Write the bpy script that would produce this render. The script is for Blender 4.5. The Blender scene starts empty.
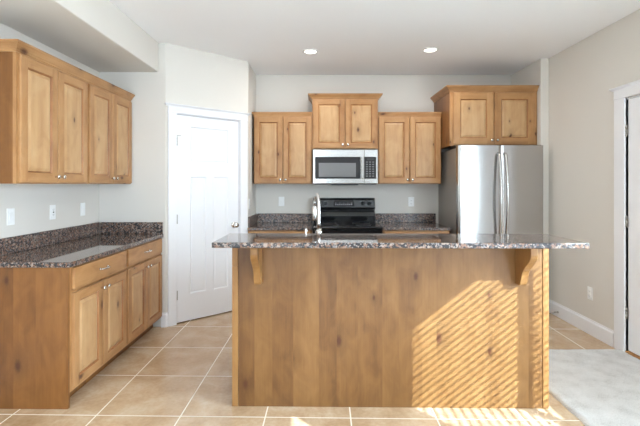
import bpy, bmesh, math, random
from mathutils import Vector, Matrix
random.seed(7)
SC = bpy.context.scene
COL = SC.collection
PI = math.pi

# ------------------------------------------------------------------ camera
EYE = 1.374
cam_d = bpy.data.cameras.new('camera')
cam = bpy.data.objects.new('camera', cam_d)
COL.objects.link(cam)
cam.location = (0, 0, EYE)
cam.rotation_euler = (PI / 2, 0, 0)
cam_d.sensor_width = 36
cam_d.lens = 427 / 640 * 36
cam_d.shift_x = 3 / 640
cam_d.shift_y = -28.5 / 640
cam_d.clip_start = .05
SC.camera = cam

# ------------------------------------------------------------------ world, sun, daylight, exposure
SC.view_settings.view_transform = 'Standard'
SC.view_settings.look = 'None'
SC.view_settings.exposure = .07
SC.view_settings.gamma = 1
SC.view_settings.use_curve_mapping = False
SC.cycles.max_bounces = 14
SC.cycles.diffuse_bounces = 8
SC.cycles.glossy_bounces = 6
SC.cycles.sample_clamp_indirect = 8
SC.cycles.use_light_tree = False
w = bpy.data.worlds.new('world')
SC.world = w
w.use_nodes = True
bg = w.node_tree.nodes['Background']
bg.inputs[0].default_value = (.86, .93, 1.0, 1)
bg.inputs[1].default_value = 4.0

sun_d = bpy.data.lights.new('sun', 'SUN')
sun_d.energy = 19.0
sun_d.angle = math.radians(.35)
sun_d.color = (.76, .91, 1)
sun = bpy.data.objects.new('sun', sun_d)
COL.objects.link(sun)
SUNV = Vector((-1.0, 1.08, -.78))
sun.rotation_euler = SUNV.to_track_quat('-Z', 'Y').to_euler()
sun.location = (5, -4, 5)


def area(name, loc, aim, sx, sy, energy, color=(1, 1, 1)):
    d = bpy.data.lights.new(name, 'AREA')
    d.shape = 'RECTANGLE'
    d.size, d.size_y = sx, sy
    d.energy = energy
    d.color = color
    o = bpy.data.objects.new(name, d)
    COL.objects.link(o)
    o.location = loc
    o.rotation_euler = Vector(aim).to_track_quat('-Z', 'Y').to_euler()
    return o


# fill lamps at the added rear and patio openings, sky light at the twin window
COOL = (.66, .825, 1.0)
area('fill_rear', (-1.15, -6.3, 1.3), (0, 1, .1), 1.7, 2.1, 105, COOL)
area('fill_patio', (2.95, -2.1, 1.05), (-1, 0, .25), 3.6, 2.1, 170, COOL)
area('daylight_twin_window', (2.74, 1.26, 1.5), (-1, 0, 0), 1.6, 1.4, 250, COOL)


# ------------------------------------------------------------------ materials
def lin(r, g, b):
    f = lambda c: (c / 255 / 12.92) if c / 255 <= .04045 else ((c / 255 + .055) / 1.055) ** 2.4
    return (f(r), f(g), f(b), 1)


class NT:
    def __init__(s, name):
        s.m = bpy.data.materials.new(name)
        s.m.use_nodes = True
        s.t = s.m.node_tree
        s.b = s.t.nodes['Principled BSDF']

    def n(s, typ, **kw):
        nd = s.t.nodes.new('ShaderNode' + typ)
        for k, v in kw.items():
            if k.startswith('i_'):
                nd.inputs[k[2:].replace('_', ' ')].default_value = v
            else:
                setattr(nd, k, v)
        return nd

    def l(s, a, b):
        s.t.links.new(a, b)

    def math(s, op, a, b=None, c=None, clamp=False):
        nd = s.t.nodes.new('ShaderNodeMath')
        nd.operation = op
        nd.use_clamp = clamp
        for i, v in enumerate((a, b, c)):
            if v is None:
                continue
            if isinstance(v, (int, float)):
                nd.inputs[i].default_value = v
            else:
                s.l(v, nd.inputs[i])
        return nd.outputs[0]

    def mix(s, fac, a, b, blend='MIX'):
        nd = s.t.nodes.new('ShaderNodeMix')
        nd.data_type = 'RGBA'
        nd.blend_type = blend
        for i, v in ((0, fac), (6, a), (7, b)):
            if isinstance(v, (int, float, tuple)):
                nd.inputs[i].default_value = v
            else:
                s.l(v, nd.inputs[i])
        return nd.outputs[2]

    def ramp(s, fac, stops):
        nd = s.t.nodes.new('ShaderNodeValToRGB')
        e = nd.color_ramp.elements
        while len(e) < len(stops):
            e.new(.5)
        for el, (p, c) in zip(e, stops):
            el.position = p
            el.color = c if len(c) == 4 else (*c, 1)
        s.l(fac, nd.inputs[0])
        return nd.outputs[0]

    def bump(s, h, strength=.2, dist=.002):
        nd = s.n('Bump')
        nd.inputs['Strength'].default_value = strength
        nd.inputs['Distance'].default_value = dist
        s.l(h, nd.inputs['Height'])
        s.l(nd.outputs[0], s.b.inputs['Normal'])


def plain(name, col, rough=.5, metal=0, spec=.5):
    k = NT(name)
    k.b.inputs['Base Color'].default_value = col
    k.b.inputs['Roughness'].default_value = rough
    k.b.inputs['Metallic'].default_value = metal
    k.b.inputs['Specular IOR Level'].default_value = spec
    tc = k.n('TexCoord')
    nz = k.n('TexNoise', i_Scale=60.0, i_Detail=2.0)
    k.l(tc.outputs['Object'], nz.inputs['Vector'])
    k.l(k.math('MULTIPLY_ADD', nz.outputs[0], .06, rough - .03), k.b.inputs['Roughness'])
    return k.m


def paint(name, col, rough=.75, tex=.12):
    k = NT(name)
    tc = k.n('TexCoord')
    big = k.n('TexNoise', i_Scale=1.3, i_Detail=3.0)
    k.l(tc.outputs['Object'], big.inputs['Vector'])
    c2 = tuple(v * .965 for v in col[:3]) + (1,)
    k.l(k.mix(big.outputs[0], col, c2), k.b.inputs['Base Color'])
    k.b.inputs['Roughness'].default_value = rough
    k.b.inputs['Specular IOR Level'].default_value = .3
    nz = k.n('TexNoise', i_Scale=130.0, i_Detail=3.0)
    k.l(tc.outputs['Object'], nz.inputs['Vector'])
    k.bump(nz.outputs[0], tex, .002)
    return k.m


def wood(name, light, mid, dark, vertical=True, plank=0.0, rough=.38, knots=.5, knot_scale=2.6):
    k = NT(name)
    tc = k.n('TexCoord')
    oi = k.n('ObjectInfo')
    sep = k.n('SeparateXYZ')
    k.l(tc.outputs['Object'], sep.inputs[0])
    rnd = k.math('MULTIPLY', oi.outputs['Random'], 41.0)
    xy = k.math('ADD', sep.outputs[0], sep.outputs[1])
    z = sep.outputs[2]
    u, v = (xy, z) if vertical else (z, xy)
    u = k.math('ADD', u, rnd)
    v = k.math('ADD', v, k.math('MULTIPLY', rnd, .37))
    tone = None
    if plank:
        # boards of uneven width glued side by side
        wob = k.n('TexNoise', i_Scale=1.0 / plank * .7, i_Detail=0.0)
        cu = k.n('CombineXYZ')
        k.l(u, cu.inputs[0])
        k.l(cu.outputs[0], wob.inputs['Vector'])
        pu = k.math('ADD', k.math('DIVIDE', u, plank), k.math('MULTIPLY', wob.outputs[0], 1.3))
        idx = k.math('FLOOR', pu)
        wn = k.n('TexWhiteNoise', noise_dimensions='1D')
        k.l(idx, wn.inputs['W'])
        tone = wn.outputs['Value']
        v = k.math('ADD', v, k.math('MULTIPLY', tone, 7.3))
    # knots: sparse cells
    vc = k.n('CombineXYZ')
    k.l(k.math('MULTIPLY', u, knot_scale * 1.9), vc.inputs[0])
    k.l(k.math('MULTIPLY', v, knot_scale), vc.inputs[1])
    vo = k.n('TexVoronoi', voronoi_dimensions='2D', i_Scale=1.0, i_Randomness=.9)
    k.l(vc.outputs[0], vo.inputs['Vector'])
    sc_ = k.n('SeparateColor')
    k.l(vo.outputs['Color'], sc_.inputs[0])
    has = k.math('LESS_THAN', sc_.outputs[0], knots)
    size = k.math('MULTIPLY_ADD', sc_.outputs[1], .05, .024)
    nk = k.n('TexNoise', i_Scale=30.0, i_Detail=2.0)
    k.l(vc.outputs[0], nk.inputs['Vector'])
    dist = k.math('MULTIPLY', vo.outputs['Distance'], k.math('MULTIPLY_ADD', nk.outputs[0], .6, .7))
    rel = k.math('DIVIDE', dist, size)
    core = k.math('MULTIPLY', has, k.math('SUBTRACT', 1.45, rel, clamp=True))
    halo = k.math('MULTIPLY', has, k.math('SUBTRACT', 1.0, k.math('DIVIDE', rel, 4.5), clamp=True))
    # grain bends round the knots
    gv = k.n('CombineXYZ')
    k.l(k.math('MULTIPLY', k.math('ADD', u, k.math('MULTIPLY', halo, .035)), 11.0), gv.inputs[0])
    k.l(k.math('MULTIPLY', v, .9), gv.inputs[1])
    g1 = k.n('TexNoise', i_Scale=1.0, i_Detail=5.0, i_Distortion=.6)
    k.l(gv.outputs[0], g1.inputs['Vector'])
    fv = k.n('CombineXYZ')
    k.l(k.math('MULTIPLY', u, 130.0), fv.inputs[0])
    k.l(k.math('MULTIPLY', v, 5.0), fv.inputs[1])
    g2 = k.n('TexNoise', i_Scale=1.0, i_Detail=3.0)
    k.l(fv.outputs[0], g2.inputs['Vector'])
    mv = k.n('CombineXYZ')
    k.l(k.math('MULTIPLY', u, 9.0), mv.inputs[0])
    k.l(k.math('MULTIPLY', v, 4.5), mv.inputs[1])
    g3 = k.n('TexNoise', i_Scale=1.0, i_Detail=4.0, i_Distortion=1.2)
    k.l(mv.outputs[0], g3.inputs['Vector'])
    val = k.math('ADD', k.math('MULTIPLY', g1.outputs[0], .42), k.math('MULTIPLY', g2.outputs[0], .13))
    val = k.math('ADD', val, k.math('MULTIPLY', g3.outputs[0], .36))
    if tone is not None:
        val = k.math('ADD', val, k.math('MULTIPLY_ADD', tone, .16, -.08))
    col = k.ramp(val, [(.30, dark), (.46, mid), (.62, light)])
    dk = tuple(c * .62 for c in dark[:3]) + (1,)
    col = k.mix(k.math('MULTIPLY', halo, .55), col, dk)
    col = k.mix(k.math('MULTIPLY', core, .92, clamp=True), col, lin(78, 42, 24))
    k.l(col, k.b.inputs['Base Color'])
    k.b.inputs['Roughness'].default_value = rough
    k.b.inputs['Specular IOR Level'].default_value = .35
    k.bump(g2.outputs[0], .06, .001)
    return k.m


def granite(name, rough=.035, ior=1.8):
    k = NT(name)
    tc = k.n('TexCoord')
    warp = k.n('TexNoise', i_Scale=45.0, i_Detail=3.0)
    k.l(tc.outputs['Object'], warp.inputs['Vector'])
    add = k.n('VectorMath', operation='MULTIPLY_ADD')
    add.inputs[1].default_value = (.012, .012, .012)
    k.l(warp.outputs['Color'], add.inputs[0])
    k.l(tc.outputs['Object'], add.inputs[2])
    v1 = k.n('TexVoronoi', i_Scale=80.0)
    k.l(add.outputs[0], v1.inputs['Vector'])
    s1 = k.n('SeparateColor')
    k.l(v1.outputs['Color'], s1.inputs[0])
    col = k.ramp(s1.outputs[0], [(0, lin(38, 35, 36)), (.30, lin(46, 42, 44)), (.34, lin(84, 80, 80)), (.46, lin(104, 97, 94)),
                                 (.49, lin(116, 86, 68)), (.78, lin(130, 99, 82)), (.82, lin(146, 126, 112)), (1, lin(158, 142, 132))])
    v2 = k.n('TexVoronoi', i_Scale=150.0)
    k.l(add.outputs[0], v2.inputs['Vector'])
    s2 = k.n('SeparateColor')
    k.l(v2.outputs['Color'], s2.inputs[0])
    f = k.math('GREATER_THAN', s2.outputs[0], .78)
    col = k.mix(f, col, lin(34, 32, 34))
    f2 = k.math('LESS_THAN', s2.outputs[1], .1)
    col = k.mix(f2, col, lin(138, 130, 126))
    k.l(col, k.b.inputs['Base Color'])
    k.b.inputs['Roughness'].default_value = rough
    k.b.inputs['IOR'].default_value = ior
    return k.m


def steel(name, col, rough=.24, aniso=.6):
    k = NT(name)
    tc = k.n('TexCoord')
    mp = k.n('Mapping')
    mp.inputs['Scale'].default_value = (2, 2, 500)
    k.l(tc.outputs['Object'], mp.inputs[0])
    nz = k.n('TexNoise', i_Scale=1.0, i_Detail=2.0)
    k.l(mp.outputs[0], nz.inputs['Vector'])
    k.b.inputs['Base Color'].default_value = col
    k.b.inputs['Metallic'].default_value = 1
    k.l(k.math('MULTIPLY_ADD', nz.outputs[0], .04, rough - .02), k.b.inputs['Roughness'])
    k.b.inputs['Anisotropic'].default_value = aniso
    tg = k.n('CombineXYZ')
    tg.inputs[2].default_value = 1
    k.l(tg.outputs[0], k.b.inputs['Tangent'])
    return k.m


def tile_floor():
    k = NT('floor_tile')
    tc = k.n('TexCoord')
    mp = k.n('Mapping')
    mp.inputs['Rotation'].default_value = (0, 0, .02)
    mp.inputs['Location'].default_value = (1.364 + 50.4, -2.515 + 53.0, 0)
    k.l(tc.outputs['Object'], mp.inputs[0])
    br = k.n('TexBrick', offset=0.0, squash=1.0)
    br.inputs['Scale'].default_value = 1
    br.inputs['Brick Width'].default_value = .504
    br.inputs['Row Height'].default_value = .53
    br.inputs['Mortar Size'].default_value = .0042
    br.inputs['Mortar Smooth'].default_value = .15
    br.inputs['Color1'].default_value = (0, 0, 0, 1)
    br.inputs['Color2'].default_value = (1, 1, 1, 1)
    k.l(mp.outputs[0], br.inputs['Vector'])
    n1 = k.n('TexNoise', i_Scale=5.0, i_Detail=6.0, i_Roughness=.62, i_Distortion=.5)
    k.l(tc.outputs['Object'], n1.inputs['Vector'])
    n2 = k.n('TexNoise', i_Scale=42.0, i_Detail=4.0)
    k.l(tc.outputs['Object'], n2.inputs['Vector'])
    sp = k.n('SeparateColor')
    k.l(br.outputs['Color'], sp.inputs[0])
    val = k.math('ADD', k.math('MULTIPLY', n1.outputs[0], .75), k.math('MULTIPLY', n2.outputs[0], .25))
    val = k.math('ADD', val, k.math('MULTIPLY_ADD', sp.outputs[0], .08, -.04))
    col = k.ramp(val, [(.3, lin(170, 137, 101)), (.5, lin(195, 166, 133)), (.7, lin(214, 192, 164))])
    col = k.mix(br.outputs['Fac'], col, lin(236, 228, 212))
    k.l(col, k.b.inputs['Base Color'])
    k.b.inputs['IOR'].default_value = 1.62
    k.l(k.math('MULTIPLY_ADD', br.outputs['Fac'], .4, .2), k.b.inputs['Roughness'])
    h = k.math('SUBTRACT', k.math('MULTIPLY', n2.outputs[0], .15), br.outputs['Fac'])
    k.bump(h, .35, .003)
    return k.m


def carpet_mat():
    k = NT('carpet_pile')
    tc = k.n('TexCoord')
    n1 = k.n('TexNoise', i_Scale=160.0, i_Detail=4.0)
    k.l(tc.outputs['Object'], n1.inputs['Vector'])
    n2 = k.n('TexNoise', i_Scale=9.0, i_Detail=5.0)
    k.l(tc.outputs['Object'], n2.inputs['Vector'])
    val = k.math('ADD', k.math('MULTIPLY', n1.outputs[0], .6), k.math('MULTIPLY', n2.outputs[0], .4))
    col = k.ramp(val, [(.3, lin(176, 173, 170)), (.5, lin(212, 211, 209)), (.7, lin(228, 228, 227))])
    k.l(col, k.b.inputs['Base Color'])
    k.b.inputs['Roughness'].default_value = .95
    k.b.inputs['Specular IOR Level'].default_value = .1
    k.bump(n1.outputs[0], .8, .006)
    return k.m


M = {}
M['wall'] = paint('wall_paint', lin(219, 214, 206))
M['dim_rear'] = paint('dimmed_rear_wall_paint', lin(168, 164, 158))  # unseen rear wall toned down so the microwave reflects less brightness
M['ceiling'] = paint('ceiling_paint', lin(249, 249, 249), .85, .2)
M['trim'] = paint('trim_paint', lin(236, 236, 238), .4, .02)
M['floor'] = tile_floor()
M['carpet'] = carpet_mat()
WL, WM, WD = lin(183, 142, 97), lin(169, 125, 81), lin(144, 99, 59)
M['wood_v'] = wood('knotty_alder_upright', WL, WM, WD, True)
M['wood_h'] = wood('knotty_alder_level', WL, WM, WD, False)
M['wood_panel'] = wood('knotty_alder_field', lin(196, 161, 120), lin(184, 146, 103), lin(164, 122, 81), True, knots=.5)
M['glaze'] = wood('alder_glaze', lin(172, 122, 74), lin(150, 100, 58), lin(118, 74, 40), True, knots=0)
M['wood_board'] = wood('knotty_alder_boards', lin(135, 98, 58), lin(121, 85, 47), lin(101, 67, 36), True, plank=.13, knots=.5, knot_scale=2.2)
M['wood_trim'] = wood('knotty_alder_trim', lin(158, 118, 72), lin(144, 104, 60), lin(122, 84, 46), True, knots=.3)
M['wood_end'] = wood('knotty_alder_end_panel', lin(136, 91, 47), lin(121, 78, 38), lin(100, 62, 29), True, plank=.16, knots=.45, knot_scale=2.0)
M['granite'] = granite('brown_granite')
M['splash'] = granite('brown_granite_splash', .3, 1.45)
M['steel'] = steel('stainless_steel', (.52, .515, .51, 1), .24, .85)
M['steel_m'] = steel('stainless_trim', (.56, .55, .53, 1), .22, .3)
M['chrome'] = plain('chrome', (.78, .78, .78, 1), .1, 1)
M['nickel'] = plain('satin_nickel', (.66, .64, .61, 1), .24, 1)
M['hinge'] = plain('hinge_nickel', (.45, .43, .40, 1), .4, 1)
M['black'] = plain('black_enamel', (.012, .012, .013, 1), .12)
M['blackm'] = plain('black_plastic', (.02, .02, .021, 1), .4)
M['glass_dark'] = plain('dark_oven_glass', (.03, .03, .032, 1), .06)
M['screen'] = plain('microwave_window_screen', (.17, .17, .17, 1), .22)
M['fridge_side'] = plain('fridge_side_grey', lin(150, 145, 138), .42, .3)
M['mark'] = plain('printed_mark', (.45, .45, .45, 1), .5)
M['keys'] = plain('key_print', (.22, .22, .23, 1), .5)
M['white'] = plain('white_plastic', lin(240, 240, 238), .35)
M['slot'] = plain('dark_slot', (.05, .05, .05, 1), .6)
M['led'] = NT('lamp_diffuser').m
_b = M['led'].node_tree.nodes['Principled BSDF']
M['led'].cycles.emission_sampling = 'NONE'
_b.inputs['Emission Color'].default_value = (1, .95, .86, 1)
_b.inputs['Emission Strength'].default_value = 4
M['blind'] = plain('white_blind_slat', lin(244, 243, 238), .45)
M['oak'] = wood('oak_threshold', lin(196, 150, 92), lin(172, 122, 66), lin(140, 94, 48), False, knots=0)
gk = NT('window_glass')
_tr, _gl, _mx = gk.n('BsdfTransparent'), gk.n('BsdfGlossy'), gk.n('MixShader')
_tr.inputs[0].default_value = (.95, .98, .97, 1)
_gl.inputs['Roughness'].default_value = .02
_mx.inputs[0].default_value = .05
gk.l(_tr.outputs[0], _mx.inputs[1])
gk.l(_gl.outputs[0], _mx.inputs[2])
gk.l(_mx.outputs[0], gk.t.nodes['Material Output'].inputs['Surface'])
M['glass'] = gk.m


# ------------------------------------------------------------------ mesh helpers
class MB:
    """collects shapes and links them as ONE mesh object"""

    def __init__(s):
        s.bm = bmesh.new()

    def _merge(s, b2, mat=0):
        mp = {}
        for v in b2.verts:
            mp[v] = s.bm.verts.new(v.co)
        for f in b2.faces:
            try:
                nf = s.bm.faces.new([mp[v] for v in f.verts])
                nf.material_index = mat
                nf.smooth = f.smooth
            except ValueError:
                pass
        b2.free()

    def box(s, x0, x1, y0, y1, z0, z1, mat=0, bev=0.0, seg=1):
        b = bmesh.new()
        bmesh.ops.create_cube(b, size=1)
        for v in b.verts:
            v.co = Vector(((x0 + x1) / 2 + v.co.x * (x1 - x0), (y0 + y1) / 2 + v.co.y * (y1 - y0), (z0 + z1) / 2 + v.co.z * (z1 - z0)))
        if bev:
            bmesh.ops.bevel(b, geom=b.edges[:], offset=bev, segments=seg, affect='EDGES', profile=.5)
        s._merge(b, mat)
        return s

    def prism(s, pts, plane, a0, a1, mat=0, bev=0.0, seg=1):
        """polygon pts in plane ('xy','xz','yz') extruded between a0 and a1 along the third axis"""
        b = bmesh.new()

        def P(p, a):
            return {'xy': (p[0], p[1], a), 'xz': (p[0], a, p[1]), 'yz': (a, p[0], p[1])}[plane]
        v0 = [b.verts.new(P(p, a0)) for p in pts]
        v1 = [b.verts.new(P(p, a1)) for p in pts]
        n = len(pts)
        b.faces.new(v0)
        b.faces.new(list(reversed(v1)))
        for i in range(n):
            b.faces.new([v0[i], v1[i], v1[(i + 1) % n], v0[(i + 1) % n]])
        bmesh.ops.recalc_face_normals(b, faces=b.faces[:])
        if bev:
            bmesh.ops.bevel(b, geom=b.edges[:], offset=bev, segments=seg, affect='EDGES', profile=.5)
        s._merge(b, mat)
        return s

    def lathe(s, prof, origin=(0, 0, 0), axis=(0, 0, 1), seg=20, mat=0, smooth=True):
        """prof: list of (radius, height) along axis"""
        b = bmesh.new()
        q = Vector((0, 0, 1)).rotation_difference(Vector(axis).normalized())
        o = Vector(origin)
        rings = []
        for r, h in prof:
            if r < 1e-6:
                rings.append([b.verts.new(o + q @ Vector((0, 0, h)))])
            else:
                rings.append([b.verts.new(o + q @ Vector((r * math.cos(2 * PI * i / seg), r * math.sin(2 * PI * i / seg), h))) for i in range(seg)])
        for a, c in zip(rings[:-1], rings[1:]):
            for i in range(seg):
                j = (i + 1) % seg
                if len(a) == 1 and len(c) == 1:
                    continue
                if len(a) == 1:
                    f = b.faces.new([a[0], c[i], c[j]])
                elif len(c) == 1:
                    f = b.faces.new([a[i], a[j], c[0]])
                else:
                    f = b.faces.new([a[i], a[j], c[j], c[i]])
                f.smooth = smooth
        for rg, rev in ((rings[0], True), (rings[-1], False)):
            if len(rg) > 1:
                b.faces.new(list(reversed(rg)) if rev else rg)
        bmesh.ops.recalc_face_normals(b, faces=b.faces[:])
        s._merge(b, mat)
        return s

    def tube(s, pts, rad, seg=12, mat=0, flat=None):
        """round tube through pts; rad number or list; flat=(a,b) scales the section"""
        b = bmesh.new()
        pts = [Vector(p) for p in pts]
        n = len(pts)
        rads = rad if isinstance(rad, (list, tuple)) else [rad] * n
        rings = []
        up = None
        for i, p in enumerate(pts):
            t = (pts[min(i + 1, n - 1)] - pts[max(i - 1, 0)]).normalized()
            if up is None:
                ref = Vector((1, 0, 0)) if abs(t.x) < .9 else Vector((0, 0, 1))
                up = (ref - t * ref.dot(t)).normalized()
            else:
                up = (up - t * up.dot(t)).normalized()
            side = t.cross(up)
            fa, fb = flat or (1, 1)
            rings.append([b.verts.new(p + (up * math.cos(2 * PI * k / seg) * fa + side * math.sin(2 * PI * k / seg) * fb) * rads[i]) for k in range(seg)])
        for a, c in zip(rings[:-1], rings[1:]):
            for i in range(seg):
                j = (i + 1) % seg
                f = b.faces.new([a[i], a[j], c[j], c[i]])
                f.smooth = True
        b.faces.new(list(reversed(rings[0])))
        b.faces.new(rings[-1])
        bmesh.ops.recalc_face_normals(b, faces=b.faces[:])
        s._merge(b, mat)
        return s

    def sweep(s, path, prof, mat=0):
        """moulding: profile (out, z) carried along an xy path; out is to the RIGHT of travel, mitred"""
        b = bmesh.new()
        path = [Vector(p) for p in path]
        n = len(path)
        rings = []
        for i, p in enumerate(path):
            d0 = (path[i] - path[i - 1]).normalized() if i else None
            d1 = (path[i + 1] - path[i]).normalized() if i < n - 1 else None
            n0 = Vector((d0.y, -d0.x)) if d0 else None
            n1 = Vector((d1.y, -d1.x)) if d1 else None
            if n0 and n1:
                m = (n0 + n1).normalized()
                m = m / m.dot(n0)
            else:
                m = n0 or n1
            rings.append([b.verts.new((p.x + m.x * o, p.y + m.y * o, z)) for o, z in prof])
        k = len(prof)
        for a, c in zip(rings[:-1], rings[1:]):
            for i in range(k):
                j = (i + 1) % k
                b.faces.new([a[i], a[j], c[j], c[i]])
        b.faces.new(rings[0])
        b.faces.new(list(reversed(rings[-1])))
        bmesh.ops.recalc_face_normals(b, faces=b.faces[:])
        s._merge(b, mat)
        return s

    def quad(s, pts, mat=0, smooth=False):
        f = s.bm.faces.new([s.bm.verts.new(p) for p in pts])
        f.material_index = mat
        f.smooth = smooth
        return s

    def build(s, name, mats, parent=None):
        me = bpy.data.meshes.new(name)
        s.bm.to_mesh(me)
        s.bm.free()
        for m in (mats if isinstance(mats, (list, tuple)) else [mats]):
            me.materials.append(m)
        o = bpy.data.objects.new(name, me)
        COL.objects.link(o)
        o.parent = parent
        return o


def tag(o, label=None, cat=None, group=None, kind=None):
    if label:
        o['label'] = label
    if cat:
        o['category'] = cat
    if group:
        o['group'] = group
    if kind:
        o['kind'] = kind
    return o


def thing(name, label, cat, loc=(0, 0, 0), rz=0, group=None):
    o = bpy.data.objects.new(name, None)
    COL.objects.link(o)
    o.empty_display_size = .1
    o.location = loc
    o.rotation_euler = (0, 0, rz)
    return tag(o, label, cat, group)


def copy_tree(o, parent=None):
    c = o.copy()
    COL.objects.link(c)
    c.parent = parent
    for ch in list(o.children):
        copy_tree(ch, c)
    return c


SKEW = -.012                    # the left wall and its cabinets stand a hair out of square
PIV = Vector((-2.105, 4.12, 0))


def skewed(o):
    R = Matrix.Rotation(SKEW, 3, 'Z')
    o.location = PIV + R @ (Vector(o.location) - PIV)
    o.rotation_euler.z += SKEW
    return o


def struct(name, mb, m, parent=None, skew=False):
    o = mb.build(name, m, parent)
    if skew:
        skewed(o)
    if parent is None:
        o['kind'] = 'structure'
    return o


# ------------------------------------------------------------------ the room
XL, XR, CEIL = -2.105, 2.51, 2.74
YP = 4.12                       # partition that closes the left counter
AX, AY, BX, BY = -1.46, 4.12, -.765, 4.74   # the slanted pantry wall
YB, YREAR = 5.327, -6.0
T = .12

fl = struct('floor', MB().box(XL - T - .15, XR + T, YREAR - T, YB + T, -.1, 0), M['floor'])
struct('ceiling', MB().box(XL - T - .15, XR + T, YREAR - T, YB + T, CEIL, CEIL + .1), M['ceiling'])
struct('wall_left', MB().box(XL - T, XL, YREAR, YB, 0, CEIL), M['wall'], skew=True)
struct('wall_partition', MB().box(XL, AX, YP, YP + T, 0, CEIL, bev=.006, seg=2), M['wall'])
struct('wall_back', MB().box(XL - T, XR, YB, YB + T, 0, CEIL), M['wall'])
struct('wall_alcove', MB().box(BX - T, BX, BY + .01, YB, 0, CEIL), M['wall'])
struct('wall_fridge', MB().box(2.42, XR, 4.62, YB, 0, CEIL, bev=.006, seg=2), M['wall'])

ang = math.atan2(BY - AY, BX - AX)
LW = math.hypot(BX - AX, BY - AY)
pw = MB()
D0, D1, DH = .103, .822, 2.073
pw.box(0, D0, 0, T, 0, CEIL).box(D1, LW, 0, T, 0, CEIL).box(D0, D1, 0, T, DH, CEIL)
pantry = struct('wall_pantry', pw, M['wall'])
pantry.location = (AX, AY, 0)
pantry.rotation_euler = (0, 0, ang)

# right wall with its door and the twin window whose blinds stripe the island
DY0, DY1 = 2.60, 3.468
WY = [(.42, 1.235), (1.235, 2.1)]
WZ0, WZ1 = .79, 2.09
rw = MB()
rw.box(XR, XR + T, DY1, YB, 0, CEIL)
rw.box(XR, XR + T, DY0, DY1, 2.073, CEIL)
rw.box(XR, XR + T, WY[1][1], DY0, 0, CEIL)
rw.box(XR + .02, XR + .08, 1.217, 1.253, WZ0, WZ1)
rw.box(XR, XR + T, WY[0][0], WY[1][1], 0, WZ0)
rw.box(XR, XR + T, WY[0][0], WY[1][1], WZ1, CEIL)
rw.box(XR, XR + T, -.3, WY[0][0], 0, CEIL)
rw.box(XR, XR + T, -3.9, -.3, 2.2, CEIL)  # above the patio opening, added to bring side daylight in
rw.box(XR, XR + T, YREAR, -3.9, 0, CEIL)
struct('wall_right', rw, M['wall'])
# wall behind the camera, with an unseen opening added for daylight
bw = MB()
for x0, x1 in ((XL - .2, -2.0), (-.3, XR)):
    bw.box(x0, x1, YREAR - T, YREAR, 0, CEIL)
for x0, x1 in ((-2.0, -.3),):
    bw.box(x0, x1, YREAR - T, YREAR, 0, .15).box(x0, x1, YREAR - T, YREAR, 2.35, CEIL)
struct('wall_rear', bw, M['dim_rear'])
for i, (x0, x1) in enumerate(((-2.0, -.3),)):
    f = MB()
    xm = (x0 + x1) / 2
    f.box(x0, x1, YREAR - .08, YREAR - .03, .15, .2).box(x0, x1, YREAR - .08, YREAR - .03, 2.3, 2.35)
    for xa in (x0, xm - .03, x1 - .06):
        f.box(xa, xa + .06, YREAR - .08, YREAR - .03, .2, 2.3)
    struct('window_%d' % (i + 2), f, M['trim'])  # rear window frame, unseen, added as a daylight source

f = MB()
for ya in (-3.9, -2.13, -.36):
    f.box(XR + .03, XR + .09, ya, ya + .06, .04, 2.14)
f.box(XR + .03, XR + .09, -3.9, -.3, 0, .04).box(XR + .03, XR + .09, -3.9, -.3, 2.14, 2.2)
struct('window_3', f, M['trim'])  # frame of the unseen patio opening added for daylight

# soffit above the left counter
struct('soffit', MB().box(XL, -1.525, YREAR, YP, 2.456, CEIL, bev=.008, seg=2), M['wall'], skew=True)

# twin window in the right wall: frames and panes, one window each
for i, (y0, y1) in enumerate(WY):
    f = MB()
    xa, xb = XR + .05, XR + .10
    ya, yb = (y0 + .03, y1 - .018) if i == 0 else (y0 + .018, y1 - .03)
    if i == 0:
        f.box(xa, xb, y0, ya, WZ0, WZ1)
    else:
        f.box(xa, xb, yb, y1, WZ0, WZ1)
    f.box(xa, xb, ya, yb, WZ0, WZ0 + .03).box(xa, xb, ya, yb, WZ1 - .03, WZ1)
    wn = struct('window_%d' % (1 if i == 0 else 4), f, M['trim'])
    MB().quad([(XR + .075, ya, WZ0 + .03), (XR + .075, yb, WZ0 + .03), (XR + .075, yb, WZ1 - .03), (XR + .075, ya, WZ1 - .03)]).build('pane', M['glass'], wn)
    # horizontal blind, slats tipped inward
    bl = thing('window_blind', ('white slatted blind covering the twin window half nearer the camera' if i == 0 else
                                'white slatted blind covering the twin window half nearer the white door'), 'blind', (XR - .005, (y0 + y1) / 2, WZ0), 0, 'blinds in the twin window')
    hw = (y1 - y0) / 2 - .004
    MB().box(-.03, .03, -hw, hw, WZ1 - WZ0 - .05, WZ1 - WZ0 - .002, bev=.004).build('headrail', M['blind'], bl)
    sl = MB()
    a = math.radians(26)
    zz = .03
    while zz < WZ1 - WZ0 - .06:
        c, s_ = math.cos(a) * .025, math.sin(a) * .025
        sl.prism([(c, zz + s_), (c - .0007, zz + s_ + .0028), (-c - .0007, zz - s_ + .0028), (-c, zz - s_)], 'xz', -hw, hw)
        zz += .0445
    sl.build('slats', M['blind'], bl)
    MB().box(-.022, .022, -hw, hw, .002, .018, bev=.003).build('bottom_rail', M['blind'], bl)
    cd = MB()
    for yy in (-hw * .6, hw * .6):
        cd.tube([(0, yy, .01), (0, yy, WZ1 - WZ0 - .04)], .0012, 6)
    cd.build('cords', M['blind'], bl)

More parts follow.
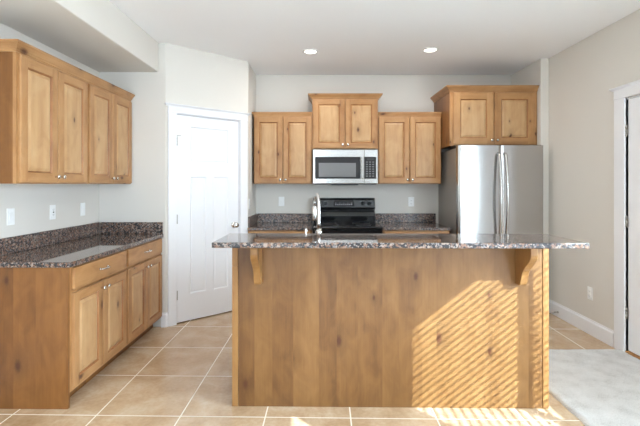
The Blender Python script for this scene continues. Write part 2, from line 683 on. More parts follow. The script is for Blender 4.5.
# baseboards
BB = [(0, 0), (.014, 0), (.014, .112), (.011, .12), (.006, .126), (.004, .138), (0, .138)]
struct('baseboard_right', MB().sweep([(XR, 4.62), (XR, 3.60)], BB), M['trim'])
struct('baseboard_partition', MB().sweep([(-1.50, YP), (AX, YP), (AX + .016, YP + .014)], BB), M['trim'])
struct('baseboard_left', MB().sweep([(XL, YREAR), (XL, 2.58)], BB), M['trim'], skew=True)

# pantry door with its casing, local x along the slanted wall, y into it
def on_pantry(o):
    o.location = (AX, AY, 0)
    o.rotation_euler = (0, 0, ang)
    return o


def casing(mb, x0, x1, xo0, xo1, top, head, y=0, cap=.02):
    """two legs and a craftsman head with a small crown"""
    mb.box(xo0, x0, y - .018, y, 0, top, bev=.002)
    mb.box(x1, xo1, y - .018, y, 0, top, bev=.002)
    mb.box(xo0 - .004, xo1 + .004, y - .022, y, top, top + .012, bev=.002)
    mb.box(xo0, xo1, y - .019, y, top + .012, head - .022)
    pr = [(0, head - .022), (.020, head - .022), (.024, head - .014), (.034, head - .007), (.036, head), (0, head)]
    mb.sweep([(xo0, y), (xo0, y - .002), (xo1, y - .002), (xo1, y)], pr)
    return mb


cs = MB()
casing(cs, D0, D1, .019, .914, 2.073, 2.158)
# jambs lining the opening
cs.box(D0, D0 + .006, 0, T, 0, DH).box(D1 - .006, D1, 0, T, 0, DH).box(D0, D1, 0, T, DH - .006, DH)
on_pantry(struct('trim_1', cs, M['trim']))


def panel_door_mesh(w, h, panels, th=.035):
    """slab, front at y=0, with recessed panels (x0,x1,z0,z1)"""
    mb = MB()
    xs = sorted({0, w} | {p[0] for p in panels} | {p[1] for p in panels})
    zs = sorted({0, h} | {p[2] for p in panels} | {p[3] for p in panels})
    for i in range(len(xs) - 1):
        for j in range(len(zs) - 1):
            xc, zc = (xs[i] + xs[i + 1]) / 2, (zs[j] + zs[j + 1]) / 2
            if any(p[0] < xc < p[1] and p[2] < zc < p[3] for p in panels):
                continue
            mb.quad([(xs[i], 0, zs[j]), (xs[i + 1], 0, zs[j]), (xs[i + 1], 0, zs[j + 1]), (xs[i], 0, zs[j + 1])])
    for x0, x1, z0, z1 in panels:
        rings = [(0, 0), (.004, .003), (.012, .009), (.018, .009), (.026, .006)]
        loops = [[(x0 + a, d, z0 + a), (x1 - a, d, z0 + a), (x1 - a, d, z1 - a), (x0 + a, d, z1 - a)] for a, d in rings]
        for a, b in zip(loops[:-1], loops[1:]):
            for i in range(4):
                j = (i + 1) % 4
                mb.quad([a[i], a[j], b[j], b[i]])
        mb.quad(loops[-1])
    mb.quad([(0, th, 0), (0, th, h), (w, th, h), (w, th, 0)])
    mb.quad([(0, 0, 0), (0, 0, h), (0, th, h), (0, th, 0)])
    mb.quad([(w, 0, 0), (w, th, 0), (w, th, h), (w, 0, h)])
    mb.quad([(0, 0, h), (w, 0, h), (w, th, h), (0, th, h)])
    mb.quad([(0, 0, 0), (0, th, 0), (w, th, 0), (w, 0, 0)])
    return mb


def hinge_mesh(x, y, z):
    mb = MB()
    for k in range(3):
        mb.lathe([(.0065, 0), (.0065, .028)], (x, y, z - .045 + k * .0305), seg=10)
    mb.lathe([(0, 0), (.004, .002), (.005, .006)], (x, y, z + .0465), seg=8)
    mb.box(x - .015, x, y + .003, y + .006, z - .045, z + .046)
    mb.box(x, x + .015, y + .003, y + .006, z - .045, z + .046)
    return mb


PDW = D1 - D0 - .018
p0 = D0 + .009
d1 = struct('door_1', panel_door_mesh(PDW, 2.05, [(.14, PDW - .128, 1.58, 1.945), (.14, .318, .265, 1.44), (.400, PDW - .128, .265, 1.44)]), M['trim'])
d1.location = Vector((AX, AY, .012)) + Matrix.Rotation(ang, 3, 'Z') @ Vector((p0, .006, 0))
d1.rotation_euler = (0, 0, ang)
d1['label'] = 'white three-panel pantry door in the slanted wall'
for z in (.27, 1.02, 1.79):
    hinge_mesh(-.005, -.008, z).build('hinge', M['hinge'], d1)
kn = MB()
kx, kz = PDW - .06, .925
kn.lathe([(.032, 0), (.032, .004), (.026, .010), (.012, .014), (.011, .034), (.02, .040), (.028, .050), (.029, .058), (.024, .068), (.012, .073), (0, .074)], (kx, 0, kz), (0, -1, 0), 20)
kn.build('door_knob', M['nickel'], d1)
MB().tube([(-.03, -.012, 1.842), (.0, -.018, 1.842), (.035, -.03, 1.842)], .004, 8).build('door_stop_pin', M['hinge'], d1)

# white door in the right wall: only its hinge side is in the picture
cs = MB()
casing(cs, 0, .868, -.118, .986, 2.077, 2.178)
cs.box(-.012, .0, 0, T, 0, 2.073).box(.868, .88, 0, T, 0, 2.073).box(0, .868, 0, T, 2.066, 2.077)
t2 = struct('trim_2', cs, M['trim'])
t2.location = (XR, DY1, 0)
t2.rotation_euler = (0, 0, -PI / 2)
d2 = struct('door_2', panel_door_mesh(.850, 2.03, [(.13, .72, 1.55, 1.90), (.13, .375, .25, 1.42), (.475, .72, .25, 1.42)], .044), M['trim'])
d2.location = (XR + .012, DY1 - .009, .032)
d2.rotation_euler = (0, 0, -PI / 2)
d2['label'] = 'white entry door with nickel hinges at the right edge'
for z in (.30, 1.04, 1.78):
    hinge_mesh(-.006, -.014, z).build('hinge', M['hinge'], d2)
kn = MB()
kn.lathe([(.032, 0), (.032, .004), (.012, .012), (.011, .034), (.028, .050), (.029, .058), (.012, .073), (0, .074)], (.79, 0, .93), (0, -1, 0), 20)
kn.build('door_knob', M['nickel'], d2)
tag(MB().box(XR - .012, XR + .10, DY0 + .002, DY1 - .002, .0005, .026, bev=.004).build('door_threshold', M['oak']), 'oak threshold strip under the white entry door', 'threshold')

# carpet of the next room, ragged edge against the tile
def carpet():
    mb = MB()
    nx, ny = 40, 150
    x0, x1, y0, y1 = 1.53, XR - .016, -5.9, 3.53
    rows = []
    for j in range(ny + 1):
        row = []
        v = j / ny
        y = y1 - (y1 - y0) * (v ** 1.7)
        for i in range(nx + 1):
            u = (i / nx) ** 1.6
            x = x0 + (x1 - x0) * u
            rag = random.uniform(-.006, .006) if i == 0 else 0
            ragy = random.uniform(-.004, .004) if j == 0 else 0
            edge = min(u * (x1 - x0), y1 - y)
            z = .018 * min(1, (edge / .02) ** .5) if edge > 0 else .001
            z += random.uniform(-.0025, .0025) if edge > 0 else 0
            row.append(mb.bm.verts.new((x + rag, y + ragy, max(.001, z))))
        rows.append(row)
    for j in range(ny):
        for i in range(nx):
            f = mb.bm.faces.new([rows[j][i], rows[j + 1][i], rows[j + 1][i + 1], rows[j][i + 1]])
            f.smooth = True
    return mb


tag(carpet().build('carpet', M['carpet']), 'off-white carpet meeting the beige tile right of the island', 'carpet', kind='stuff')


# ------------------------------------------------------------------ cabinetry
def cab_door_mesh(w, h, sw=.057, th=.019):
    """raised-panel door; front at y=-th, back at y=0, lower left corner at origin. slots: upright, level, glaze, field"""
    mb = MB()

    def L(a, d):
        return [(a, -th + d, a), (w - a, -th + d, a), (w - a, -th + d, h - a), (a, -th + d, h - a)]

    def ring(a, b, mats):
        for i in range(4):
            j = (i + 1) % 4
            mb.quad([a[i], a[j], b[j], b[i]], mats[i % len(mats)])
    e0, e1 = L(0, th), L(0, .005)
    ring(e0, e1, [1, 0])
    e2 = L(.002, .0015)
    ring(e1, e2, [1, 0])
    e3 = L(.006, 0)
    ring(e2, e3, [1, 0])
    a = .006
    # stiles full height, rails between them
    F = lambda x0, x1, z0, z1, m: mb.quad([(x0, -th, z0), (x1, -th, z0), (x1, -th, z1), (x0, -th, z1)], m)
    F(a, sw, a, h - a, 0)
    F(w - sw, w - a, a, h - a, 0)
    F(sw, w - sw, a, sw, 1)
    F(sw, w - sw, h - sw, h - a, 1)
    g0, g1, g2, g3, g4 = L(sw, 0), L(sw + .003, .003), L(sw + .008, .010), L(sw + .011, .010), L(sw + .032, .002)
    ring(g0, g1, [2])
    ring(g1, g2, [2])
    ring(g2, g3, [2])
    ring(g3, g4, [3])
    mb.quad(g4, 3)
    mb.quad([(0, 0, 0), (0, 0, h), (w, 0, h), (w, 0, 0)], 0)
    return mb


DOORM = lambda: [M['wood_v'], M['wood_h'], M['glaze'], M['wood_panel']]


def knob(parent, x, z, y=-.019):
    o = MB().lathe([(.007, 0), (.006, .004), (.005, .012), (.010, .017), (.0145, .023), (.0145, .027), (.010, .031), (0, .033)], (x, y, z), (0, -1, 0), 14).build('knob', M['nickel'], parent)
    return o


def pull(parent, x, z, y=-.019, half=.05):
    mb = MB()
    pts = [(x - half, y, z), (x - half, y - .016, z), (x - half * .8, y - .024, z), (x - half * .3, y - .028, z), (x + half * .3, y - .028, z),
           (x + half * .8, y - .024, z), (x + half, y - .016, z), (x + half, y, z)]
    mb.tube(pts, .0052, 10)
    for sx in (-1, 1):
        mb.lathe([(.009, 0), (.008, .004), (.0055, .008)], (x + sx * half, y, z), (0, -1, 0), 12)
    return mb.build('pull_handle', M['nickel'], parent)


def carcass(mb, w, d, z0, z1, t=.018, y0=.019, low=0.015):
    mb.box(0, t, y0, d, z0, z1).box(w - t, w, y0, d, z0, z1)
    mb.box(t, w - t, y0, d, z0 + low, z0 + low + t).box(t, w - t, y0, d, z1 - t, z1)
    mb.box(t, w - t, d - .008, d, z0 + low + t, z1 - t)
    return mb


def face_frame(mb, w, z0, z1, st=.04, rails=(), mull=True):
    mb.box(0, st, 0, .019, z0, z1).box(w - st, w, 0, .019, z0, z1)
    mb.box(st, w - st, 0, .019, z0, z0 + .04, 1).box(st, w - st, 0, .019, z1 - .05, z1, 1)
    for r in rails:
        mb.box(st, w - st, 0, .019, r - .02, r + .02, 1)
    if mull:
        mb.box(w / 2 - .025, w / 2 + .025, 0, .019, z0 + .04, z1 - .05)
    return mb


CROWN = [(0, 0), (.006, 0), (.007, .010), (.013, .014), (.015, .022), (.024, .034), (.034, .044), (.036, .049), (.042, .051), (.042, .062), (0, .062)]


def crown_prof(z, out=1.0, h=.062, base=.0):
    k = h / .062
    return [(base + o * out if o else -.004, z + zz * k) for o, zz in CROWN]


def upper(label, loc, rz, w, h, d, doors=2, side=.008, gap=.006, bot=.008, top=.02, crown=None, sw=.057, group=None, knob_z=.04, top_crown_path=None):
    """wall cabinet; local x along the front, y back into the cabinet"""
    r = thing('wall_cabinet', label, 'cabinet', loc, rz, group)
    carcass(MB(), w, d, 0, h).build('carcass', M['wood_end'], r)
    face_frame(MB(), w, 0, h).build('face_frame', [M['wood_v'], M['wood_h']], r)
    dw = (w - 2 * side - gap) / 2
    dh = h - bot - top
    for i in range(2):
        dr = cab_door_mesh(dw, dh, sw).build('door', DOORM(), r)
        dr.location = (side + i * (dw + gap), -.0005, bot)
        knob(dr, dw - .028 if i == 0 else .028, knob_z)
    if crown:
        out, ch, path = crown
        MB().sweep(path, crown_prof(h - .012, out, ch)).build('crown_molding', M['wood_h'], r)
    return r


# back wall uppers (faces at y=5.0)
UZ = 1.382
BG = 'wall cabinets along the back wall'
YF = 5.015
upper('low knotty wood wall cabinet between pantry door and microwave', (-.742, YF, UZ), 0, .685, .795, YB - YF - .001, group=BG,
      crown=(.5, .058, [(0, .31), (0, 0), (.685, 0)]), sw=.06, top=.012)
upper('tall-set knotty wood wall cabinet directly above the microwave', (-.055, YF - .012, 1.790), 0, .768, .590, YB - YF + .011, group=BG,
      crown=(1.2, .064, [(0, .31), (0, 0), (.768, 0), (.768, .31)]), sw=.062, top=.008)
upper('low knotty wood wall cabinet between microwave and refrigerator', (.715, YF, UZ), 0, .742, .795, YB - YF - .001, group=BG,
      crown=(.5, .058, [(0, 0), (.742, 0)]), sw=.06, top=.012)
upper('deep knotty wood wall cabinet with crown above the refrigerator', (1.459, 4.69, 1.800), 0, .958, .602, YB - 4.69 - .001, group=BG, side=.034,
      crown=(1.15, .064, [(0, .63), (0, 0), (.958, 0)]), sw=.075, top=.018, knob_z=.05)

# left wall uppers, faces toward +x
LUX = -1.795
ULEN = (YP - 2.575) / 2
for i, lab in enumerate(('left-wall knotty wood wall cabinet nearer the camera, its plain side showing', 'left-wall knotty wood wall cabinet in the corner beside the pantry door')):
    skewed(upper(lab, (LUX, 2.575 + i * ULEN, 1.379), PI / 2, ULEN - .001, .815, LUX - XL - .001, group='wall cabinets on the left wall', side=.016, gap=.008, sw=.062, top=.03))
lc = MB().sweep([(-1.5, -1), (-1.5, -1)][:0] or [(XL + .001, 2.575), (LUX, 2.575), (LUX, YP - .001)], crown_prof(2.175, 1.0, .062))
tag(skewed(lc.build('crown_molding', M['wood_h'])), 'long wood crown molding along the tops of the left wall cabinets', 'molding')


def base_cab(label, loc, rz, w, d, h=.868, group=None, toe=.092, end_panel=False, drawer=True, sw=.057):
    r = thing('base_cabinet', label, 'cabinet', loc, rz, group)
    c = carcass(MB(), w, d, toe, h)
    c.box(.0, w, .075, .09, 0, toe + .015)
    c.box(0, .018, .09, d, 0, toe).box(w - .018, w, .09, d, 0, toe)
    c.build('carcass', M['wood_end'], r)
    face_frame(MB(), w, toe, h, rails=(.70,)).build('face_frame', [M['wood_v'], M['wood_h']], r)
    s = .016
    # drawer front
    dz0, dz1 = .722, .858
    df = MB()
    W_ = w - 2 * s
    df.box(0, W_, -.019, 0, 0, dz1 - dz0, 0, bev=.004, seg=2)
    dro = df.build('drawer', [M['wood_h']], r)
    dro.location = (s, -.0005, dz0)
    pull(dro, W_ / 2, (dz1 - dz0) * .5)
    gap = .008
    dw = (w - 2 * s - gap) / 2
    z0, z1 = toe + .018, .702
    for i in range(2):
        dr = cab_door_mesh(dw, z1 - z0, sw).build('door', DOORM(), r)
        dr.location = (s + i * (dw + gap), -.0005, z0)
        knob(dr, dw - .028 if i == 0 else .028, z1 - z0 - .045)
    if end_panel:
        MB().box(-.02, -.0005, -.001, d, 0, h, bev=.0015).build('end_panel', M['wood_end'], r)
    return r


LBX = -1.504
BLEN = (YP - 2.635) / 2
BGL = 'base cabinets under the left counter'
skewed(base_cab('left base cabinet nearer the camera with a wide knotty end panel', (LBX, 2.635, 0), PI / 2, BLEN - .001, LBX - XL - .001, group=BGL, end_panel=True))
skewed(base_cab('left base cabinet beside the pantry door at the far end', (LBX, 2.635 + BLEN, 0), PI / 2, BLEN - .001, LBX - XL - .001, group=BGL))

# left countertop: slab with eased edge and a rounded outer corner
def slab(mb, pts, z0, z1, bev=.006):
    """stone slab: polished top in slot 0, softer-polished edge in slot 1"""
    mb.prism(pts, 'xy', z0, z1, bev=bev, seg=2)
    mb.bm.normal_update()
    for f in mb.bm.faces:
        f.material_index = 0 if f.normal.z > .8 else 1
    return mb


cx, cy, rr = -1.476, 2.597, .022
crn = [(cx - rr + rr * math.sin(t), cy + rr - rr * math.cos(t)) for t in [k * PI / 2 / 5 for k in range(6)]]
ct = slab(MB(), [(XL + .001, cy)] + crn + [(cx, YP - .001), (XL + .001, YP - .001)], .868, .90)
tag(skewed(ct.build('countertop', [M['granite'], M['splash']])), 'brown speckled granite countertop on the left base cabinets', 'countertop')
tag(skewed(MB().box(XL + .001, XL + .021, cy + .005, YP - .022, .9002, 1.012, bev=.003).build('backsplash', M['splash'])), 'long granite backsplash strip along the left wall', 'backsplash')
tag(skewed(MB().box(XL + .022, -1.482, YP - .021, YP - .001, .9002, 1.012, bev=.003).build('backsplash', M['splash'])), 'short granite backsplash strip at the far end of the left counter', 'backsplash')

# back run: two base cabinets either side of the range, their counters and splashes
BGB = 'base cabinets along the back wall'
base_cab('back base cabinet left of the black range, mostly behind the island', (BX + .002, 4.715, 0), 0, .705, YB - 4.716, group=BGB)
base_cab('back base cabinet between black range and refrigerator, mostly behind the island', (.733, 4.715, 0), 0, .735, YB - 4.716, group=BGB)
tag(slab(MB(), [(BX + .001, 4.69), (-.054, 4.69), (-.054, YB - .001), (BX + .001, YB - .001)], .868, .90).build('countertop', [M['granite'], M['splash']]),
    'brown granite countertop left of the black range', 'countertop')
tag(slab(MB(), [(.727, 4.69), (1.476, 4.69), (1.476, YB - .001), (.727, YB - .001)], .868, .90).build('countertop', [M['granite'], M['splash']]),
    'brown granite countertop between black range and refrigerator', 'countertop')
tag(MB().box(BX + .022, -.054, YB - .021, YB - .001, .9002, 1.014, bev=.003).build('backsplash', M['splash']), 'granite backsplash on the back wall left of the range', 'backsplash')
tag(MB().box(.722, 1.477, YB - .021, YB - .001, .9002, 1.014, bev=.003).build('backsplash', M['splash']), 'granite backsplash on the back wall right of the range', 'backsplash')
tag(MB().box(BX + .001, BX + .021, 4.735, YB - .001, .9002, 1.014, bev=.003).build('backsplash', M['splash']), 'short granite side splash on the alcove wall beside the pantry door', 'backsplash')

# ------------------------------------------------------------------ island
IX, IY, IR = .447, 2.632, -.015
isl = thing('kitchen_island', 'knotty wood island with plain board back and two corbels under the bar top', 'island', (IX, IY, 0), IR)
HB = .973
MB().box(-HB + .039, HB - .039, 0, .02, 0, 1.03).build('back_panel', M['wood_board'], isl)
MB().box(-HB, -HB + .037, -.004, .70, 0, .868, bev=.002).box(-HB, -HB + .037, -.004, .09, .8685, 1.03, bev=.002).build('end_panel', M['wood_trim'], isl)
MB().box(HB - .037, HB, -.004, .70, 0, .868, bev=.002).box(HB - .037, HB, -.004, .09, .8685, 1.03, bev=.002).build('end_panel', M['wood_trim'], isl)
bd = MB()
bd.box(-HB + .038, HB - .038, .021, .09, 0, 1.03)
bd.box(-HB + .038, HB - .038, .09, .62, .0, .09)
bd.box(-HB + .038, -.35, .09, .68, .09, .868).box(.45, HB - .038, .09, .68, .09, .868).box(-.35, .45, .09, .11, .09, .868).box(-.35, .45, .66, .68, .09, .868)
bd.build('carcass', M['wood_end'], isl)
CP = [(0, 1.03), (-.20, 1.03), (-.20, .968), (-.194, .950), (-.178, .930), (-.152, .908), (-.124, .886), (-.102, .862), (-.088, .835), (-.078, .806), (-.068, .782), (-.056, .768), (0, .765)]
for x0 in (-.827, .768):
    MB().prism(CP, 'yz', x0, x0 + .042, bev=.002).build('corbel', M['wood_trim'], isl)

bar = slab(MB(), [(-1.012, -.34), (1.012, -.34), (1.012, .10), (-1.012, .10)], 1.0305, 1.0605, .004).build('bar_countertop', [M['granite'], M['splash']])
tag(bar, 'long raised granite bar top on the island', 'countertop')
bar.location = (IX, IY, 0)
bar.rotation_euler = (0, 0, IR)
# sink deck behind the bar, cut round the basin
sk = MB()
for x0, x1, y0, y1 in ((-HB - .01, -.30, .101, .72), (.38, HB + .01, .101, .72), (-.30, .38, .101, .225), (-.30, .38, .64, .72)):
    sk.box(x0, x1, y0, y1, .8685, .90)
sko = tag(sk.build('sink_countertop', M['granite']), 'lower granite sink counter behind the raised bar top', 'countertop')
sko.location = (IX, IY, 0)
sko.rotation_euler = (0, 0, IR)
sn = MB()
sn.box(-.298, .378, .227, .638, .68, .69)
sn.box(-.298, -.29, .227, .638, .69, .898).box(.37, .378, .227, .638, .69, .898).box(-.29, .37, .227, .235, .69, .898).box(-.29, .37, .63, .638, .69, .898)
sno = tag(sn.build('sink', M['steel_m']), 'steel sink basin sunk in the island counter behind the bar', 'sink')
sno.location = (IX, IY, 0)
sno.rotation_euler = (0, 0, IR)

# faucet: tall gooseneck seen almost edge on, spout arching away from the camera
fc = thing('faucet', 'tall satin gooseneck faucet rising behind the island bar top', 'faucet', (.012, 2.83, .9003), math.radians(0))
MB().lathe([(.028, 0), (.028, .006), (.022, .012), (.019, .03), (.018, .12), (.0185, .135)], seg=20).lathe([(.0185, .135), (.023, .140), (.023, .165), (.0185, .170), (.014, .176)], seg=20).build('base', M['nickel'], fc)
nk = [(0, 0, .17), (0, 0, .22), (0, 0, .28), (-.001, .004, .345)]
for k in range(1, 13):
    a = PI * k / 12
    R_ = .055
    nk.append((-.0022 * k, .006 + R_ - R_ * math.cos(a), .350 + R_ * math.sin(a)))
nk += [(-.029, .118, .32)]
MB().tube(nk, [.0125] * 3 + [.0105] * (len(nk) - 3), 14).build('neck', M['nickel'], fc)
MB().lathe([(.013, 0), (.016, .01), (.018, .05), (.016, .09), (.012, .10)], (-.029, .119, .225), (0, 0, 1), 16).build('spray_head', M['nickel'], fc)
MB().tube([(.008, .014, .15), (.012, .034, .156), (.014, .05, .175)], [.007, .006, .005], 10).build('lever_handle', M['nickel'], fc)
sd = thing('soap_dispenser', 'short chrome soap dispenser left of the faucet behind the bar', 'soap dispenser', (-.072, 2.79, .9003))
MB().lathe([(.02, 0), (.02, .005), (.013, .012), (.0075, .1), (.0075, .180), (.006, .186), (0, .187)], seg=16).build('body', M['chrome'], sd)
MB().tube([(0, 0, .176), (0, .03, .180), (0, .07, .174)], .0045, 10).build('spout', M['chrome'], sd)

# ------------------------------------------------------------------ refrigerator
fr = thing('refrigerator', 'stainless french-door refrigerator in the right alcove', 'refrigerator', (1.9525, 4.53, 0))
fb = MB().box(-.442, .442, .082, .785, .03, 1.768, bev=.004)
fb.box(-.40, .40, .10, .70, 0, .03)
fb.build('body', M['fridge_side'], fr)
MB().box(-.44, .44, .02, .30, 1.770, 1.796, bev=.004).build('hinge_cover', M['blackm'], fr)


def bowed(x0, x1, z0, z1, bulge=.003, depth=.078, n=18):
    """door leaf with a softly bowed front"""
    mb = MB()
    pts = []
    for i in range(n + 1):
        u = i / n
        x = x0 + (x1 - x0) * u
        e = min(1, min(u, 1 - u) / .035)
        y = -bulge * (1 - (2 * u - 1) ** 2) + .010 * (1 - math.sqrt(max(0, 1 - (1 - e) ** 2)))
        pts.append((x, y))
    pts += [(x1, depth), (x0, depth)]
    b = bmesh.new()
    lo = [b.verts.new((x, y, z0)) for x, y in pts]
    hi = [b.verts.new((x, y, z1)) for x, y in pts]
    b.faces.new(list(reversed(lo)))
    b.faces.new(hi)
    m_ = len(pts)
    for i in range(m_):
        j = (i + 1) % m_
        f = b.faces.new([lo[i], lo[j], hi[j], hi[i]])
        f.smooth = False
    bmesh.ops.recalc_face_normals(b, faces=b.faces[:])
    mb._merge(b)
    return mb


dl = bowed(-.4525, -.0025, .64, 1.79).build('door', M['steel'], fr)
dr = bowed(.0025, .4525, .64, 1.79).build('door', M['steel'], fr)
fd = bowed(-.4525, .4525, .07, .632, .020).build('freezer_drawer', M['steel'], fr)


def bow_handle(x, z0, z1, parent):
    pts = [(x, .0, z0), (x, -.03, z0 + .01)]
    for k in range(0, 17):
        u = k / 16
        pts.append((x, -.042 - .045 * math.sin(PI * u), z0 + .02 + (z1 - z0 - .04) * u))
    pts += [(x, -.03, z1 - .01), (x, .0, z1)]
    return MB().tube(pts, .0165, 14, flat=(.9, 1.0)).build('handle', M['steel_m'], parent)


bow_handle(-.034, .74, 1.70, dl)
bow_handle(.034, .74, 1.70, dr)
pts = [(-.36, 0, .56), (-.36, -.04, .56)] + [(-.34 + .68 * k / 12, -.05 - .025 * math.sin(PI * k / 12), .56) for k in range(13)] + [(.36, -.04, .56), (.36, 0, .56)]
MB().tube(pts, .0125, 12).build('handle', M['steel_m'], fd)
bdg = MB().lathe([(.009, 0), (.009, .001)], (-.425, -.0045, 1.742), (0, -1, 0), 16)
bdg.box(-.409, -.402, -.0066, -.0050, 1.736, 1.748).box(-.398, -.388, -.0075, -.0055, 1.736, 1.748)
bdg.build('emblem', M['mark'], dl)

# ------------------------------------------------------------------ microwave
mwx, mwy, mwz = .328, 4.93, 1.379
mw = thing('microwave', 'stainless over-range microwave with black glass door above the range', 'microwave', (mwx, mwy, mwz))
X = lambda v: v - mwx
Z = lambda v: v - mwz
MB().box(X(-.047), X(.703), .03, .395, Z(1.385), Z(1.777), bev=.003).build('body', M['blackm'], mw)
dm = MB().box(X(-.047), X(.5455), 0, .029, Z(1.385), Z(1.777), bev=.004, seg=2).build('door', M['steel_m'], mw)
MB().box(X(-.022), X(.503), -.003, .001, Z(1.4406), Z(1.693), bev=.001).build('glass', M['glass_dark'], dm)
MB().box(X(.020), X(.449), -.0045, -.003, Z(1.4617), Z(1.623)).build('window_screen', M['screen'], dm)
hb = MB().box(X(.508), X(.538), -.034, -.016, Z(1.445), Z(1.695), bev=.006, seg=2)
hb.box(X(.515), X(.531), -.018, 0, Z(1.46), Z(1.485)).box(X(.515), X(.531), -.018, 0, Z(1.655), Z(1.68))
hb.build('handle', M['steel_m'], dm)
cp = MB().box(X(.5475), X(.703), 0, .029, Z(1.385), Z(1.777), bev=.004, seg=2).build('control_panel', M['steel_m'], mw)
MB().box(X(.550), X(.682), -.003, .001, Z(1.4406), Z(1.693), bev=.001).build('touch_pad', M['glass_dark'], cp)
MB().box(X(.575), X(.660), -.0042, -.003, Z(1.655), Z(1.678)).build('display', M['blackm'], cp)
kb = MB()
for r_ in range(7):
    for c_ in range(3):
        xx = .566 + c_ * .036
        zz = 1.635 - r_ * .027
        kb.box(X(xx), X(xx + .02), -.0038, -.003, Z(zz - .007), Z(zz + .003))
kb.build('keys', M['keys'], cp)
vt = MB().box(X(-.03), X(.69), .02, .36, Z(1.374), Z(1.384))
vt.box(X(.17), X(.48), .04, .20, Z(1.366), Z(1.374))
vt.build('vent_grille', M['blackm'], mw)

# ------------------------------------------------------------------ range
rx0, rx1 = -.048, .716
rg = thing('range', 'black electric range under the microwave with backguard knobs', 'range', (.334, 4.66, 0))
X = lambda v: v - .334
rb = MB().box(X(rx0), X(rx1), .04, .62, .10, .885)
rb.box(X(rx0) + .03, X(rx1) - .03, .07, .60, .0, .10)
rb.build('body', M['black'], rg)
ck = MB().box(X(rx0), X(rx1), .0, .60, .886, .914, bev=.010, seg=3).build('cooktop', M['black'], rg)
for bx, by, br_ in ((-.19, .17, .105), (.19, .17, .085), (-.19, .42, .085), (.19, .42, .105)):
    m_ = MB()
    m_.lathe([(br_, 0), (br_, .0008), (br_ - .004, .0008), (br_ - .004, 0)], (bx, by, .9142), seg=36)
    m_.build('burner_ring', M['keys'], ck)
gp = [(.555, .914), (.545, .99), (.560, 1.035), (.575, 1.06), (.545, 1.072), (.535, 1.095), (.55, 1.185), (.565, 1.205), (.59, 1.210), (.655, 1.210), (.655, .914)]
gd = MB().prism([(y, z) for y, z in gp], 'yz', X(-.045), X(.708), bev=.004, seg=2).build('backguard', M['black'], rg)
tilt = Vector((0, -1, .16)).normalized()
for kx_ in (.030, .101, .560, .633):
    m_ = MB()
    m_.lathe([(.026, 0), (.026, .006), (.020, .010), (.019, .028), (.016, .031), (0, .031)], (X(kx_), .5425, 1.142), (0, -1, .15), 18)
    m_.box(X(kx_) - .003, X(kx_) + .003, .506, .512, 1.135, 1.166)
    m_.build('control_knob', M['blackm'], gd)
m_ = MB()
m_.prism([(X(.205), 1.112), (X(.452), 1.112), (X(.452), 1.165), (X(.435), 1.180), (X(.222), 1.180), (X(.205), 1.165)], 'xz', .533, .56)
dsp = m_.build('control_display', M['glass_dark'], gd)
m_ = MB()
for k in range(9):
    m_.box(X(.222) + k * .024, X(.222) + k * .024 + .012, .5315, .533, 1.125, 1.134)
    if k % 2 == 0:
        m_.box(X(.222) + k * .024, X(.222) + k * .024 + .014, .5315, .533, 1.145, 1.150)
m_.build('button_marks', M['mark'], dsp)
od = MB().box(X(rx0) + .004, X(rx1) - .004, .005, .039, .27, .875, bev=.005).build('oven_door', M['black'], rg)
MB().box(X(rx0) + .12, X(rx1) - .12, .0025, .006, .40, .72).build('oven_window', M['glass_dark'], od)
MB().tube([(X(rx0) + .06, .006, .81), (X(rx0) + .06, -.04, .81), (X(rx1) - .06, -.04, .81), (X(rx1) - .06, .006, .81)], .011, 12).build('handle', M['blackm'], od)
MB().box(X(rx0) + .004, X(rx1) - .004, .008, .039, .10, .262, bev=.005).build('storage_drawer', M['black'], rg)


# ------------------------------------------------------------------ wall plates, small fittings
def plate(kind, label, loc, rz, group='white wall plates'):
    """plate facing -y in local space, centred on its origin"""
    nm = {'outlet': 'outlet', 'gfci': 'outlet', 'switch': 'light_switch'}[kind]
    r = thing(nm, label, 'switch' if kind == 'switch' else 'outlet', loc, rz, group)
    MB().box(-.036, .036, -.006, -.0003, -.058, .058, bev=.003, seg=2).build('cover_plate', M['white'], r)
    if kind == 'switch':
        MB().prism([(-.006, -.033), (-.0105, 0), (-.0075, .033), (-.004, .033), (-.004, -.033)], 'yz', -.0165, .0165).build('rocker', M['white'], r)
    elif kind == 'outlet':
        for z in (-.02, .02):
            f = MB().box(-.017, .017, -.0085, -.004, z - .0145, z + .0145, bev=.003).build('socket', M['white'], r)
            s2 = MB()
            s2.box(-.008, -.006, -.0088, -.0083, z - .003, z + .007).box(.006, .008, -.0088, -.0083, z - .003, z + .007).lathe([(.0025, 0), (.0025, .0005)], (0, -.0083, z - .008), (0, -1, 0), 8)
            s2.build('slots', M['slot'], f)
    else:
        f = MB().box(-.0165, .0165, -.009, -.004, -.033, .033, bev=.0015).build('socket', M['white'], r)
        s2 = MB()
        for z in (-.02, .02):
            s2.box(-.008, -.006, -.0094, -.0088, z - .003, z + .007).box(.006, .008, -.0094, -.0088, z - .003, z + .007).lathe([(.0025, 0), (.0025, .0005)], (0, -.0089, z - .008), (0, -1, 0), 8)
        s2.box(-.008, .008, -.0100, -.0088, -.005, .004)
        s2.build('slots', M['slot'], f)
    return r


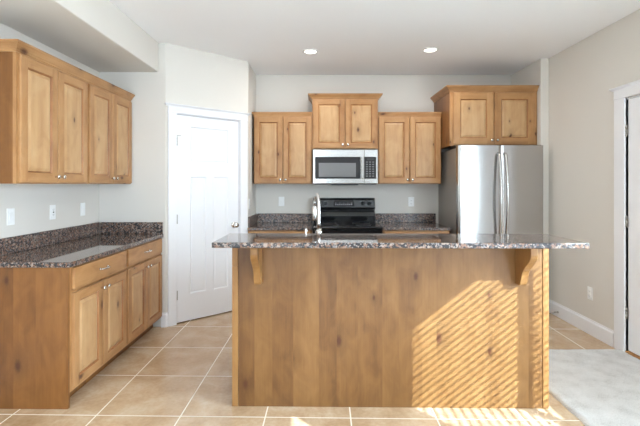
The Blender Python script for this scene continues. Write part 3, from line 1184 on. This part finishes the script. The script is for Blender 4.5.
skewed(plate('switch', 'white rocker switch on the left wall nearest the camera', (XL, 2.95, 1.152), PI / 2))
skewed(plate('gfci', 'white outlet with dark slots, middle plate above the left counter', (XL, 3.41, 1.153), PI / 2))
skewed(plate('switch', 'white rocker switch on the left wall nearest the corner', (XL, 3.84, 1.152), PI / 2))
plate('switch', 'white switch on the back wall left of the faucet', (-.443, YB, 1.163), 0)
plate('outlet', 'white outlet on the back wall between range and refrigerator', (1.174, YB, 1.158), 0)
plate('outlet', 'white plate on the narrow alcove wall right of the pantry door', (BX, 4.81, 1.156), PI / 2)
plate('outlet', 'white outlet low on the right wall above the baseboard', (XR, 3.92, .375), -PI / 2)

ds = thing('door_stop', 'small spring door stop screwed to the right baseboard', 'door stop', (XR - .0145, 4.42, .052), -PI / 2)
m_ = MB()
for k in range(9):
    m_.lathe([(.0065, 0), (.0075, .002), (.0065, .004)], (0, -.006 - k * .005, 0), (0, -1, 0), 10)
m_.lathe([(.012, 0), (.011, .006)], (0, 0, 0), (0, -1, 0), 12)
m_.build('spring', M['hinge'], ds)
MB().lathe([(.008, 0), (.0085, .008), (.006, .014), (0, .015)], (0, -.050, 0), (0, -1, 0), 12).build('rubber_tip', M['white'], ds)

for lab, x, y in (('round recessed ceiling light above the microwave, left of two', -.067, 4.386), ('round recessed ceiling light right of centre, near the refrigerator', 1.15, 4.33)):
    l_ = thing('ceiling_light', lab, 'ceiling light', (x, y, CEIL), 0, 'recessed ceiling lights')
    MB().lathe([(.060, -.002), (.064, -.007), (.078, -.008), (.084, -.004), (.085, -.0005), (.060, -.0005)], seg=36).build('trim_ring', M['white'], l_)
    MB().lathe([(0, -.004), (.060, -.004), (.060, -.001), (0, -.001)], seg=36).build('diffuser', M['led'], l_)
    ld = bpy.data.lights.new('ceiling_lamp', 'AREA')
    ld.shape = 'DISK'
    ld.size = .12
    ld.energy = 8
    ld.color = (1, .96, .92)
    lo = bpy.data.objects.new('ceiling_lamp', ld)
    COL.objects.link(lo)
    lo.location = (x, y, CEIL - .012)

# unseen pale carpet added behind the camera to bounce light upward
tag(MB().box(XL + .05, 1.528, YREAR + .002, .9, .0005, .014, bev=.005).build('carpet', M['carpet']), 'off-white carpet added behind the camera to bounce light, out of the picture', 'carpet', kind='stuff')
